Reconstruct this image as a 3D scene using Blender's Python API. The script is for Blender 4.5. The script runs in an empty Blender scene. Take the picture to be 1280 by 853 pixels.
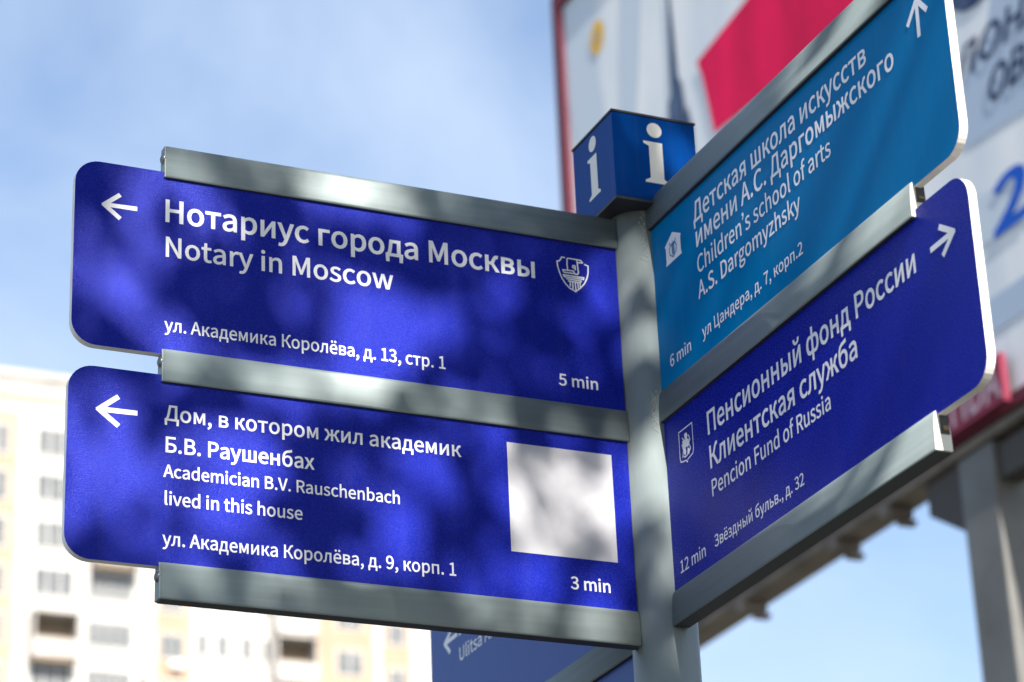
import bpy, bmesh, math, random
from mathutils import Vector, Matrix
from mathutils.geometry import delaunay_2d_cdt

R_ = math.radians
SC = bpy.context.scene
COL = SC.collection
random.seed(11)

# ---------------------------------------------------------------- camera
cam = bpy.data.cameras.new('camera')
cam.sensor_width = 36.0
cam.lens = 96.65
cam.clip_start = 0.05
cam.clip_end = 5000
cam.dof.use_dof = True
cam.dof.focus_distance = 3.14
cam.dof.aperture_fstop = 6.4
cam_o = bpy.data.objects.new('camera', cam)
COL.objects.link(cam_o)
CAM_R = Matrix(((0.9155116781621507, -0.40036739823626233, -0.03929775538435732),
                (-0.1308306625219916, -0.3886876708992231, 0.912033569686442),
                (-0.38042306041140483, -0.8298360325512887, -0.4082284338293417)))
cam_o.matrix_world = Matrix.Translation((-1.45183178, -2.76769278, 1.76599832)) @ CAM_R.transposed().to_4x4()
SC.camera = cam_o

# ---------------------------------------------------------------- sky, sun, exposure
SUN_EL = R_(38.0)
SUN_AZ = math.atan2(-0.075, -1.0)           # azimuth of the sun from +Y, over +X
S = Vector((math.sin(SUN_AZ) * math.cos(SUN_EL), math.cos(SUN_AZ) * math.cos(SUN_EL), math.sin(SUN_EL)))

SKY_STRENGTH = 0.079
world = bpy.data.worlds.new('World')
SC.world = world
world.use_nodes = True
nt = world.node_tree
nt.nodes.clear()
w_out = nt.nodes.new('ShaderNodeOutputWorld')
w_bg = nt.nodes.new('ShaderNodeBackground')
w_sky = nt.nodes.new('ShaderNodeTexSky')
w_sky.sky_type = 'NISHITA'
w_sky.sun_disc = False
w_sky.sun_elevation = SUN_EL
w_sky.sun_rotation = SUN_AZ
w_sky.air_density = 1.0
w_sky.dust_density = 1.2
w_sky.ozone_density = 1.5
w_bg.inputs['Strength'].default_value = SKY_STRENGTH
# thin bright cloud veils over the blue
w_tc = nt.nodes.new('ShaderNodeTexCoord')
w_map = nt.nodes.new('ShaderNodeMapping')
w_map.inputs['Scale'].default_value = (1.0, 1.0, 1.7)
w_map.inputs['Rotation'].default_value = (0.3, 0.5, 0.2)
w_map.inputs['Location'].default_value = (2.0187687, -0.1418048, 0.8344088)
w_n1 = nt.nodes.new('ShaderNodeTexNoise')
w_n1.inputs['Scale'].default_value = 5.0
w_n1.inputs['Detail'].default_value = 6.0
w_n1.inputs['Roughness'].default_value = 0.52
w_n1.inputs['Distortion'].default_value = 0.5
w_rmp = nt.nodes.new('ShaderNodeValToRGB')
w_rmp.color_ramp.elements[0].position = 0.36
w_rmp.color_ramp.elements[0].color = (0.10, 0.10, 0.10, 1)
w_rmp.color_ramp.elements[1].position = 0.68
w_rmp.color_ramp.elements[1].color = (0.66, 0.66, 0.66, 1)
w_mix = nt.nodes.new('ShaderNodeMix')
w_mix.data_type = 'RGBA'
CLOUD = (3.4, 4.0, 4.9, 1)
w_mix.inputs['B'].default_value = CLOUD
nt.links.new(w_tc.outputs['Generated'], w_map.inputs['Vector'])
nt.links.new(w_map.outputs['Vector'], w_n1.inputs['Vector'])
nt.links.new(w_n1.outputs['Fac'], w_rmp.inputs['Fac'])
nt.links.new(w_rmp.outputs['Color'], w_mix.inputs['Factor'])
nt.links.new(w_sky.outputs['Color'], w_mix.inputs['A'])
nt.links.new(w_mix.outputs['Result'], w_bg.inputs['Color'])
nt.links.new(w_bg.outputs['Background'], w_out.inputs['Surface'])

sun = bpy.data.lights.new('sun', 'SUN')
sun.energy = 4.0
sun.angle = R_(0.53)
sun.color = (1.0, 0.945, 0.87)
sun_o = bpy.data.objects.new('sun', sun)
COL.objects.link(sun_o)
sun_o.location = S * 40
sun_o.rotation_euler = S.to_track_quat('Z', 'Y').to_euler()

SC.view_settings.view_transform = 'Standard'
SC.view_settings.look = 'None'
SC.view_settings.gamma = 1.0
SC.view_settings.use_curve_mapping = False
SC.view_settings.exposure = 1.6
SC.cycles.max_bounces = 8

# ---------------------------------------------------------------- materials
def mat(name, base, rough=0.5, metal=0.0, spec=0.5, var=None, var_scale=8.0, var_stretch=(1, 1, 1), bump=0.0,
        bump_scale=300.0, coat=0.0, coat_rough=0.1, rough_var=0.0, grime=0.0):
    """Principled material; var = second base colour mixed in by noise (wear or print unevenness)."""
    m = bpy.data.materials.new(name)
    m.use_nodes = True
    t = m.node_tree
    b = t.nodes['Principled BSDF']
    b.inputs['Base Color'].default_value = (*base, 1)
    b.inputs['Roughness'].default_value = rough
    b.inputs['Metallic'].default_value = metal
    b.inputs['Specular IOR Level'].default_value = spec
    b.inputs['Coat Weight'].default_value = coat
    b.inputs['Coat Roughness'].default_value = coat_rough
    tc = t.nodes.new('ShaderNodeTexCoord')
    mp = t.nodes.new('ShaderNodeMapping')
    mp.inputs['Scale'].default_value = var_stretch
    t.links.new(tc.outputs['Object'], mp.inputs['Vector'])
    if var or rough_var:
        n = t.nodes.new('ShaderNodeTexNoise')
        n.inputs['Scale'].default_value = var_scale
        n.inputs['Detail'].default_value = 6
        n.inputs['Roughness'].default_value = 0.6
        t.links.new(mp.outputs['Vector'], n.inputs['Vector'])
        r = t.nodes.new('ShaderNodeMapRange')
        r.inputs['From Min'].default_value = 0.35
        r.inputs['From Max'].default_value = 0.68
        t.links.new(n.outputs['Fac'], r.inputs['Value'])
        if var:
            mx = t.nodes.new('ShaderNodeMix')
            mx.data_type = 'RGBA'
            mx.inputs['A'].default_value = (*base, 1)
            mx.inputs['B'].default_value = (*var, 1)
            t.links.new(r.outputs['Result'], mx.inputs['Factor'])
            t.links.new(mx.outputs['Result'], b.inputs['Base Color'])
        if grime and var:                      # rain streaks and pale specks on the film
            last = mx.outputs['Result']
            for sc_, stretch, lo, hi, amt, col in ((1.0, (70, 70, 5), 0.52, 0.80, grime, (0.30, 0.30, 0.32)),
                                                   (1.0, (420, 420, 420), 0.735, 0.76, grime * 5, (0.45, 0.45, 0.5)),
                                                   (1.0, (4, 4, 3), 0.5, 0.85, grime * 0.8, (0.25, 0.24, 0.24))):
                mp2 = t.nodes.new('ShaderNodeMapping')
                mp2.inputs['Scale'].default_value = stretch
                t.links.new(tc.outputs['Object'], mp2.inputs['Vector'])
                ng = t.nodes.new('ShaderNodeTexNoise')
                ng.inputs['Scale'].default_value = sc_
                ng.inputs['Detail'].default_value = 4
                t.links.new(mp2.outputs['Vector'], ng.inputs['Vector'])
                rg = t.nodes.new('ShaderNodeMapRange')
                rg.inputs['From Min'].default_value = lo
                rg.inputs['From Max'].default_value = hi
                rg.inputs['To Max'].default_value = min(1.0, amt)
                t.links.new(ng.outputs['Fac'], rg.inputs['Value'])
                mg = t.nodes.new('ShaderNodeMix')
                mg.data_type = 'RGBA'
                mg.inputs['B'].default_value = (*col, 1)
                t.links.new(rg.outputs['Result'], mg.inputs['Factor'])
                t.links.new(last, mg.inputs['A'])
                last = mg.outputs['Result']
            t.links.new(last, b.inputs['Base Color'])
        if rough_var:
            r2 = t.nodes.new('ShaderNodeMapRange')
            r2.inputs['To Min'].default_value = max(0.02, rough - rough_var)
            r2.inputs['To Max'].default_value = rough + rough_var
            t.links.new(n.outputs['Fac'], r2.inputs['Value'])
            t.links.new(r2.outputs['Result'], b.inputs['Roughness'])
    if bump:
        n2 = t.nodes.new('ShaderNodeTexNoise')
        n2.inputs['Scale'].default_value = bump_scale
        n2.inputs['Detail'].default_value = 3
        t.links.new(mp.outputs['Vector'], n2.inputs['Vector'])
        bp = t.nodes.new('ShaderNodeBump')
        bp.inputs['Strength'].default_value = bump
        bp.inputs['Distance'].default_value = 0.001
        t.links.new(n2.outputs['Fac'], bp.inputs['Height'])
        t.links.new(bp.outputs['Normal'], b.inputs['Normal'])
    return m

M = {}
M['blue'] = mat('ultramarine_film', (0.004, 0.012, 0.25), 0.27, spec=0.10, var=(0.012, 0.021, 0.33), var_scale=520, grime=0.018, bump=0.45, bump_scale=800, rough_var=0.05)
M['teal'] = mat('teal_film', (0.0, 0.150, 0.37), 0.2, spec=0.03, var=(0.0, 0.165, 0.40), var_scale=520, grime=0.03, bump=0.15, bump_scale=1400)
M['blue_sheen'] = mat('blue_film_sky_sheen', (0.045, 0.085, 0.30), 0.35, spec=0.12, var=(0.05, 0.095, 0.33), var_scale=900)  # rear panels: blue lightened, the sky's grazing reflection is mixed into the colour
M['cubeblue'] = mat('info_blue_film', (0.001, 0.050, 0.25), 0.25, spec=0.05, var=(0.001, 0.042, 0.21), var_scale=9, grime=0.03, bump=0.1, bump_scale=60)
M['edge'] = mat('white_panel_edge', (0.80, 0.78, 0.76), 0.45, var=(0.62, 0.57, 0.54), var_scale=14)
M['white'] = mat('white_film', (0.80, 0.80, 0.83), 0.45)
M['sticker'] = mat('sticker_film', (0.52, 0.52, 0.55), 0.5, var=(0.46, 0.46, 0.49), var_scale=30)
M['grey_white'] = mat('cream_film', (0.72, 0.70, 0.66), 0.45)
M['alu'] = mat('satin_grey_rail', (0.20, 0.242, 0.248), 0.48, metal=0.12, spec=0.25, grime=0.12, var=(0.165, 0.205, 0.212), var_scale=3, var_stretch=(1, 1, 30), bump=0.06, bump_scale=500)
M['cap'] = mat('cream_rail_cap', (0.66, 0.65, 0.58), 0.45)
M['pole'] = mat('grey_green_pole_paint', (0.235, 0.275, 0.275), 0.42, metal=0.1, spec=0.3, grime=0.10, var=(0.18, 0.215, 0.22), var_scale=14, var_stretch=(1, 1, 0.25), bump=0.25, bump_scale=120)
M['dark'] = mat('near_black', (0.03, 0.03, 0.035), 0.6)  # cube trim, and painted shade of the rail channels and end slots
M['screw'] = mat('zinc_screw', (0.14, 0.15, 0.17), 0.35, metal=0.7)
M['bead'] = mat('pale_sealant', (0.40, 0.41, 0.39), 0.5, bump=1.0, bump_scale=240)
M['wood'] = mat('dirt', (0.22, 0.14, 0.06), 0.8)

# ---------------------------------------------------------------- object helpers
def link(name, me, m=None, parent=None):
    o = bpy.data.objects.new(name, me)
    COL.objects.link(o)
    if m is not None:
        for mm in (m if isinstance(m, (list, tuple)) else [m]):
            me.materials.append(mm)
    if parent is not None:
        o.parent = parent
    return o

def from_bm(name, bm, m, parent=None, smooth=False):
    me = bpy.data.meshes.new(name)
    if smooth:
        for f in bm.faces:
            f.smooth = True
    bm.to_mesh(me)
    bm.free()
    return link(name, me, m, parent)

def thing(name, label, cat, loc=(0, 0, 0), group=None):
    o = bpy.data.objects.new(name, None)
    COL.objects.link(o)
    o.location = loc
    o['label'] = label
    o['category'] = cat
    if group:
        o['group'] = group
    return o

def add_box(bm, x0, x1, y0, y1, z0, z1, bevel=0.0, mi=0):
    vs = [bm.verts.new(p) for p in ((x0, y0, z0), (x1, y0, z0), (x1, y1, z0), (x0, y1, z0),
                                    (x0, y0, z1), (x1, y0, z1), (x1, y1, z1), (x0, y1, z1))]
    fs = [bm.faces.new([vs[i] for i in q]) for q in ((0, 3, 2, 1), (4, 5, 6, 7), (0, 1, 5, 4), (1, 2, 6, 5), (2, 3, 7, 6), (3, 0, 4, 7))]
    for f in fs:
        f.material_index = mi
    if bevel:
        es = list({e for f in fs for e in f.edges})
        bmesh.ops.bevel(bm, geom=es, offset=bevel, segments=2, affect='EDGES', profile=0.5)
    return fs

def box_obj(name, dims, m, parent=None, bevel=0.0, off=(0, 0, 0)):
    bm = bmesh.new()
    x0, x1, y0, y1, z0, z1 = dims
    add_box(bm, x0 - off[0], x1 - off[0], y0 - off[1], y1 - off[1], z0 - off[2], z1 - off[2], bevel)
    return from_bm(name, bm, m, parent)

def prism(bm, pts, fr, n0, n1, mi_face=0, mi_side=0):
    """Extrude the 2-D outline pts (u, z) of frame fr between the normal offsets n0 (front) and n1 (back)."""
    a = [bm.verts.new(fr(u, z, n0)) for u, z in pts]
    b = [bm.verts.new(fr(u, z, n1)) for u, z in pts]
    f1 = bm.faces.new(a)
    f2 = bm.faces.new(b[::-1])
    f1.material_index = f2.material_index = mi_face
    n = len(pts)
    for i in range(n):
        f = bm.faces.new((a[i], b[i], b[(i + 1) % n], a[(i + 1) % n]))
        f.material_index = mi_side
    bmesh.ops.recalc_face_normals(bm, faces=bm.faces[:])

def flat_mesh(name, contours, fr, n, m, parent):
    """Even-odd filled flat shape (lettering, stickers) on the plane of frame fr, n metres in front of it."""
    cu = bpy.data.curves.new('shape', 'CURVE')
    cu.dimensions = '2D'
    cu.fill_mode = 'FRONT'
    for c in contours:
        sp = cu.splines.new('POLY')
        sp.points.add(len(c) - 1)
        for p, q in zip(sp.points, c):
            p.co = (q[0], q[1], 0, 1)
        sp.use_cyclic_u = True
    o = bpy.data.objects.new('shape', cu)
    COL.objects.link(o)
    dg = bpy.context.evaluated_depsgraph_get()
    me = bpy.data.meshes.new_from_object(o.evaluated_get(dg))
    bpy.data.objects.remove(o)
    bpy.data.curves.remove(cu)
    me.name = name
    me.materials.clear()
    for v in me.vertices:
        v.co = fr(v.co.x, v.co.y, n)
    ob = link(name, me, m, parent)
    return ob

def stroke_poly(pts, w, closed=False):
    """Outline polygons (one quad per segment with round-ish joints) of a polyline."""
    out = []
    P = [Vector(p) for p in pts]
    if closed:
        P.append(P[0])
    for a, b in zip(P, P[1:]):
        d = (b - a)
        if d.length < 1e-9:
            continue
        d.normalize()
        nn = Vector((-d.y, d.x)) * w / 2
        e = d * w * 0.35
        out.append([tuple(a - e + nn), tuple(a - e - nn), tuple(b + e - nn), tuple(b + e + nn)])
    return out

def stroke_mesh(name, lines, w, fr, n, m, parent, blobs=()):
    bm = bmesh.new()
    k = 0
    for ln in lines:
        for q in stroke_poly(ln, w):
            # each piece a hair prouder than the one before, so none share a plane
            vs = [bm.verts.new(fr(u, z, n + 0.00001 * k)) for u, z in q]
            bm.faces.new(vs)
            k += 1
    for bl in blobs:
        vs = [bm.verts.new(fr(u, z, n + 0.00001 * k)) for u, z in bl]
        f = bm.faces.new(vs)
        k += 1
    bmesh.ops.triangulate(bm, faces=bm.faces[:])
    return from_bm(name, bm, m, parent)

def glyph_contours(ch, bold):
    adv, data = GLYPHS[ch]
    cs = [[tuple(map(int, p.split(','))) for p in c.split(' ')] for c in data.split('/')] if data else []
    if not cs:
        return adv, []
    def area(c):
        return sum(a[0] * b[1] - b[0] * a[1] for a, b in zip(c, c[1:] + c[:1])) / 2
    sgn = 1 if area(max(cs, key=lambda c: abs(area(c)))) > 0 else -1
    out = []
    for c in cs:
        n = len(c)
        r = []
        for i in range(n):
            p0, p1, p2 = Vector(c[i - 1]), Vector(c[i]), Vector(c[(i + 1) % n])
            d1, d2 = (p1 - p0).normalized(), (p2 - p1).normalized()
            n1, n2 = Vector((d1.y, -d1.x)) * sgn, Vector((d2.y, -d2.x)) * sgn
            mm = n1 + n2
            if mm.length < 0.3:
                mm = n1
            else:
                mm = mm.normalized() / max(0.5, mm.normalized().dot(n1))
            q = p1 + mm * bold
            r.append((q.x, q.y))
        out.append(r)
    return adv, out

_GL = {}
def glyph_mesh(ch, bold):
    """Triangles of one glyph in font units (constrained Delaunay, non-zero winding)."""
    key = (ch, bold)
    if key in _GL:
        return _GL[key]
    adv, cs = glyph_contours(ch, bold)
    vs, es = [], []
    for c in cs:
        k = len(vs)
        vs += [Vector(p) for p in c]
        es += [(k + q, k + (q + 1) % len(c)) for q in range(len(c))]
    tris = []
    if vs:
        ov, _, of, _, _, _ = delaunay_2d_cdt(vs, es, [], 0, 0.01)
        for f in of:
            cx = sum(ov[q].x for q in f) / len(f)
            cy = sum(ov[q].y for q in f) / len(f)
            wn = 0
            for c in cs:
                for a, d in zip(c, c[1:] + c[:1]):
                    if (a[1] <= cy) != (d[1] <= cy):
                        xx = a[0] + (cy - a[1]) * (d[0] - a[0]) / (d[1] - a[1])
                        if xx > cx:
                            wn += 1 if d[1] > a[1] else -1
            if wn:
                tris.append(tuple(f))
        vs = [(v.x, v.y) for v in ov]
    _GL[key] = (adv, vs, tris)
    return _GL[key]

def lettering(name, text, u0, width, z, cap, fr, n, m, parent, bold=9.0, shear=0.0):
    """A line of text from u0 rightwards (in the reading direction), fitted to its width and cap height."""
    total = sum(GLYPHS[c][0] for c in text)
    sx, sy = width / total, cap / 513.0
    x = 0
    V, F = [], []
    for ch in text:
        adv, vs, tris = glyph_mesh(ch, bold)
        k = len(V)
        V += [fr(u0 + (x + px + shear * py) * sx, z + py * sy, n) for px, py in vs]
        F += [tuple(q + k for q in f) for f in tris]
        x += adv
    me = bpy.data.meshes.new(name)
    me.from_pydata(V, [], F)
    return link(name, me, m, parent)

# frames: (u to the reader's right, z up, n towards the reader) -> world
PT = 0.005                                   # half thickness of a panel
def fr_front(u, z, n):                       # panels facing -Y (the left arm)
    return Vector((u, -0.006 - n, z))
def fr_side(u, z, n):                        # panels facing -X (right arm and rear arm); reading direction is -Y
    return Vector((0.0011 - n, -u, z))

# glyph outlines: advance and contours, 2000 units per em
GLYPHS={
' ':(157,''),
',':(195,'53,-133 107,-98 142,-49 155,13 148,54 130,79 101,88 77,83 59,67 53,43 59,19 76,4 99,-1 107,-1 98,-40 74,-72 37,-95'),
'.':(195,'97,-9 121,-3 137,14 144,39 137,65 121,82 97,88 74,82 57,65 51,39 57,14 74,-3'),
'1':(389,'62,0 343,0 343,53 240,53 240,513 191,513 161,499 126,486 85,477 85,436 176,436 176,53 62,53'),
'2':(389,'31,0 354,0 354,55 211,55 127,50 233,162 304,268 329,372 319,434 289,481 241,512 179,522 120,513 71,487 28,447 65,411 96,442 132,463 172,471 224,457 256,422 266,369 241,275 163,167 31,38'),
'3':(389,'184,-9 249,1 301,30 337,76 349,137 335,199 296,243 241,268 241,271 289,298 320,339 332,394 321,449 290,489 242,514 182,522 127,514 80,493 39,461 74,421 105,447 141,464 180,471 226,460 256,432 267,389 260,351 236,320 192,299 125,291 125,242 200,235 249,214 276,182 284,139 271,89 234,56 180,44 128,53 87,74 53,103 20,62 60,27 114,1'),
'5':(389,'183,-9 246,3 300,37 337,92 352,167 339,240 306,291 257,321 197,331 168,328 143,321 120,310 133,459 326,459 326,513 77,513 60,274 95,252 122,269 149,279 180,282 236,268 273,228 286,165 272,101 233,59 177,44 124,52 83,73 51,101 19,59 59,26 113,1'),
'6':(389,'211,-9 268,3 315,37 347,90 359,158 348,228 320,279 275,309 216,319 175,311 135,290 99,257 111,357 140,423 181,459 232,470 262,465 290,451 313,431 349,470 317,497 277,516 229,522 157,507 97,459 55,373 39,245 52,134 88,54 143,7/101,206 136,244 172,265 205,271 257,257 288,218 298,158 286,96 255,56 211,41 155,60 118,116'),
'7':(389,'139,0 205,0 215,137 238,255 283,364 356,475 356,513 34,513 34,459 284,459 203,321 158,174'),
'9':(389,'165,-9 234,7 294,57 335,146 351,279 338,386 301,462 247,507 178,522 121,510 74,477 43,424 31,356 41,286 70,236 114,205 172,195 215,202 255,224 291,257 278,157 249,91 210,55 162,44 130,49 101,62 76,83 41,43 73,16 114,-2/290,311 255,271 218,249 183,242 132,256 101,296 91,356 103,417 134,458 179,473 235,454 272,400'),
'A':(426,'3,0 68,0 118,157 305,157 354,0 423,0 249,513 176,513/134,208 159,287 210,461 213,461 265,287 289,208'),
'B':(461,'71,0 234,0 313,9 374,37 414,84 429,151 415,211 378,252 324,273 324,277 365,301 390,340 399,388 386,446 350,485 294,506 223,513 71,513/135,296 135,462 214,462 281,454 322,428 335,380 323,334 283,306 211,296/135,52 135,245 225,245 301,235 349,205 365,153 348,96 300,63 225,52'),
'C':(447,'264,-9 325,0 377,25 422,64 386,106 351,74 312,55 267,48 200,62 150,104 118,171 107,258 119,345 152,410 203,451 269,466 310,460 344,443 374,417 409,459 373,490 326,513 268,522 178,504 106,452 58,368 41,256 57,145 104,61 175,9'),
'D':(482,'71,0 202,0 304,18 379,68 425,149 440,258 425,367 379,447 303,497 199,513 71,513/135,53 135,461 193,461 273,447 329,408 363,345 374,258 363,172 329,107 273,67 193,53'),
'F':(387,'71,0 135,0 135,230 331,230 331,285 135,285 135,459 366,459 366,513 71,513'),
'I':(206,'71,0 135,0 135,513 71,513'),
'M':(569,'71,0 129,0 129,284 120,436 123,436 165,319 262,52 305,52 402,319 443,436 446,436 438,284 438,0 498,0 498,513 420,513 322,239 286,132 284,132 246,239 148,513 71,513'),
'N':(507,'71,0 132,0 132,270 124,430 127,430 182,324 369,0 436,0 436,513 374,513 374,246 383,84 380,84 324,190 137,513 71,513'),
'P':(444,'71,0 135,0 135,204 220,204 297,214 357,243 395,292 409,363 395,434 356,480 296,506 217,513 71,513/135,257 135,461 209,461 268,456 310,440 336,410 345,363 330,303 286,268 211,257'),
'R':(445,'135,270 135,461 221,461 289,452 332,423 346,370 332,314 289,281 221,270/352,0 425,0 295,225 356,252 396,300 410,370 397,437 360,481 303,506 231,513 71,513 71,0 135,0 135,218 228,218'),
'S':(418,'213,-9 285,2 340,33 375,80 387,137 373,200 335,244 282,274 209,305 169,324 137,350 123,391 135,431 168,457 219,466 264,460 302,443 336,418 370,459 328,492 277,514 219,522 155,512 103,484 70,441 57,387 74,324 114,281 162,255 235,223 279,201 310,174 321,131 309,87 272,58 214,48 161,56 113,78 72,111 34,67 84,26 144,0'),
'T':(420,'177,0 242,0 242,459 398,459 398,513 22,513 22,459 177,459'),
'U':(505,'253,-9 326,2 384,39 423,108 437,211 437,513 375,513 375,210 365,133 339,83 300,56 253,48 206,56 168,83 142,133 133,210 133,513 69,513 69,211 83,108 121,39 180,2'),
'V':(403,'165,0 239,0 403,513 337,513 254,235 204,66 202,66 152,235 69,513 1,513'),
'a':(395,'152,-9 197,-2 240,18 278,46 280,46 286,0 338,0 338,234 331,298 307,347 266,379 207,390 148,382 98,363 57,340 82,296 115,316 154,331 196,337 244,323 268,288 275,241 170,223 97,194 55,153 41,99 56,40 95,4/170,43 136,49 112,68 103,103 119,146 173,178 275,198 275,92 239,65 205,48'),
'b':(433,'232,-9 294,5 347,45 383,109 397,196 387,276 358,337 311,376 246,390 204,383 163,364 126,337 129,405 129,557 64,557 64,0 116,0 121,39 124,39 159,13 196,-3/221,45 193,48 162,61 129,84 129,284 164,313 197,330 230,336 288,318 321,270 331,195 316,115 278,63'),
'c':(358,'214,-9 259,-3 300,13 338,39 310,82 283,63 253,49 220,44 158,62 117,113 102,190 118,267 160,318 222,336 250,332 275,320 298,303 330,345 300,367 264,384 219,390 149,377 91,337 51,275 36,190 50,106 88,43 144,4'),
'd':(435,'194,-9 238,-2 277,18 310,45 312,45 317,0 370,0 370,557 305,557 305,411 309,346 276,370 242,385 202,390 139,376 87,336 51,273 37,190 48,105 80,43 129,4/208,45 151,62 115,112 103,190 118,267 157,318 213,336 244,332 274,319 305,296 305,97 274,68 242,50'),
'e':(388,'218,-9 266,-4 308,10 343,29 321,72 292,56 260,46 225,42 162,58 118,104 99,175 356,175 359,211 348,285 319,341 271,377 207,390 143,376 89,336 51,273 36,190 51,106 89,43 147,4/99,221 119,285 157,325 208,339 259,325 291,286 303,221'),
'f':(228,'23,328 75,328 75,0 139,0 139,328 219,328 219,380 139,380 139,440 145,482 162,507 193,515 206,514 221,511 235,505 249,555 230,561 209,565 186,567 123,551 87,508 75,441 75,380 23,377'),
'g':(395,'193,-175 272,-164 333,-136 372,-94 385,-43 370,8 326,38 253,47 178,47 138,52 117,67 111,88 115,107 123,121 136,134 154,127 173,122 192,120 263,137 313,182 331,253 327,284 317,310 300,331 378,331 378,380 246,380 231,385 213,389 192,390 137,381 92,353 61,311 50,254 57,212 75,177 99,152 99,149 80,132 64,108 57,78 62,52 74,31 92,16 92,13 61,-12 42,-41 36,-74 56,-129 111,-163/192,164 152,175 123,206 111,254 122,302 151,333 192,343 233,333 262,302 273,254 262,206 233,175/202,-131 142,-123 105,-100 92,-64 96,-42 108,-21 130,0 179,-6 245,-6 287,-10 313,-26 322,-54 307,-91 266,-120'),
'h':(425,'64,0 129,0 129,276 164,308 197,328 232,334 274,324 297,291 305,232 305,0 368,0 368,241 361,305 340,352 304,380 252,390 204,381 163,358 126,326 129,405 129,557 64,557'),
'i':(193,'64,0 129,0 129,380 64,380/97,459 119,464 134,479 139,501 134,523 119,537 97,543 75,537 60,523 55,501 60,479 75,464'),
'k':(387,'64,0 127,0 127,100 199,183 310,0 380,0 236,227 363,380 291,380 130,180 127,180 127,557 64,557'),
'l':(199,'132,-9 169,-4 160,46 146,44 137,47 131,56 129,71 129,557 64,557 64,76 71,30 93,1'),
'm':(649,'64,0 129,0 129,276 162,308 194,328 224,334 264,324 287,291 295,232 295,0 359,0 359,276 393,308 424,328 454,334 494,324 518,291 525,232 525,0 589,0 589,241 582,305 561,352 525,380 474,390 429,381 388,355 348,317 327,356 293,381 243,390 200,381 160,358 125,325 123,325 117,380 64,380'),
'n':(428,'64,0 129,0 129,276 164,308 197,328 232,334 274,324 297,291 305,232 305,0 368,0 368,241 361,305 340,352 304,380 252,390 204,381 162,358 125,325 123,325 117,380 64,380'),
'o':(425,'212,-9 279,4 335,43 374,106 388,190 374,275 335,337 279,377 212,390 145,377 89,337 51,275 36,190 51,106 89,43 145,4/212,44 154,62 116,113 102,190 116,267 154,318 212,336 270,318 309,267 323,190 309,113 270,62'),
'r':(272,'64,0 129,0 129,244 158,296 191,324 224,333 261,326 273,382 261,387 248,389 232,390 192,380 155,353 125,311 123,311 117,380 64,380'),
's':(328,'164,-9 239,6 286,47 302,104 284,161 241,196 186,219 146,235 116,256 104,285 112,313 135,333 175,340 207,336 235,324 261,307 292,347 259,368 219,384 174,390 103,375 59,337 43,282 60,229 102,195 154,172 195,155 228,133 241,100 233,70 208,49 166,41 124,46 87,62 53,86 22,43 63,16 111,-2'),
't':(264,'183,-9 208,-7 232,-2 254,5 242,53 228,48 213,44 198,43 163,51 145,76 139,116 139,328 243,328 243,380 139,380 139,487 86,487 79,380 19,377 19,328 76,328 76,118 81,66 99,26 133,0'),
'u':(425,'176,-9 223,0 264,23 301,60 303,60 308,0 361,0 361,380 298,380 298,111 263,74 231,53 195,46 154,57 131,89 123,147 123,380 59,380 59,139 66,75 87,29 124,0'),
'v':(365,'146,0 221,0 356,380 293,380 221,164 186,52 182,52 147,164 76,380 9,380'),
'w':(562,'125,0 199,0 253,204 279,314 282,314 308,205 363,0 440,0 543,380 482,380 426,160 403,55 400,55 373,160 314,380 251,380 192,160 167,55 163,55 141,160 84,380 19,380'),
'y':(365,'71,-164 135,-146 181,-99 213,-32 356,380 293,380 225,169 194,62 190,62 153,169 76,380 9,380 162,-1 153,-29 134,-72 105,-101 68,-111 39,-105 26,-156'),
'z':(333,'25,0 312,0 312,52 105,52 306,346 306,380 46,380 46,328 225,328 25,34'),
'А':(426,'3,0 68,0 118,157 305,157 354,0 423,0 249,513 176,513/134,208 159,287 210,461 213,461 265,287 289,208'),
'Б':(454,'71,0 237,0 313,9 371,38 408,86 421,155 407,221 368,265 309,290 234,298 135,298 135,459 387,459 387,513 71,513/135,52 135,247 224,247 298,238 343,208 358,153 343,96 299,63 226,52'),
'В':(461,'71,0 234,0 313,9 374,37 414,84 429,151 415,211 378,252 324,273 324,277 365,301 390,340 399,388 386,446 350,485 294,506 223,513 71,513/135,296 135,462 214,462 281,454 322,428 335,380 323,334 283,306 211,296/135,52 135,245 225,245 301,235 349,205 365,153 348,96 300,63 225,52'),
'Д':(499,'84,0 415,0 415,-147 471,-147 479,16 479,55 422,55 422,513 162,513 116,239 90,133 66,77 44,55 20,55 20,16 27,-147 84,-147/117,55 138,95 157,152 174,229 212,459 356,459 356,55'),
'Е':(413,'71,0 374,0 374,55 135,55 135,242 330,242 330,298 135,298 135,459 366,459 366,513 71,513'),
'Ж':(629,'5,0 76,0 209,244 284,244 284,0 345,0 345,244 420,244 553,0 624,0 467,272 523,396 546,438 568,457 590,461 608,457 619,518 591,522 549,515 511,486 475,427 416,297 345,297 345,513 284,513 284,297 214,297 154,427 119,486 81,515 39,522 11,518 21,457 39,461 61,457 83,438 107,396 162,272'),
'З':(435,'217,-9 289,1 348,31 388,80 402,146 388,207 352,250 299,272 299,276 341,302 366,341 375,391 364,447 330,488 279,514 212,522 152,515 99,493 56,461 90,418 125,443 166,460 211,466 263,456 299,429 312,384 299,335 257,306 183,296 141,296 141,245 200,245 275,235 322,203 339,149 322,94 278,59 217,48 163,54 115,74 69,110 34,65 88,23 148,-1'),
'И':(514,'71,0 139,0 328,326 384,430 387,430 379,270 379,0 443,0 443,513 375,513 185,188 130,84 127,84 134,246 134,513 71,513'),
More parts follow.
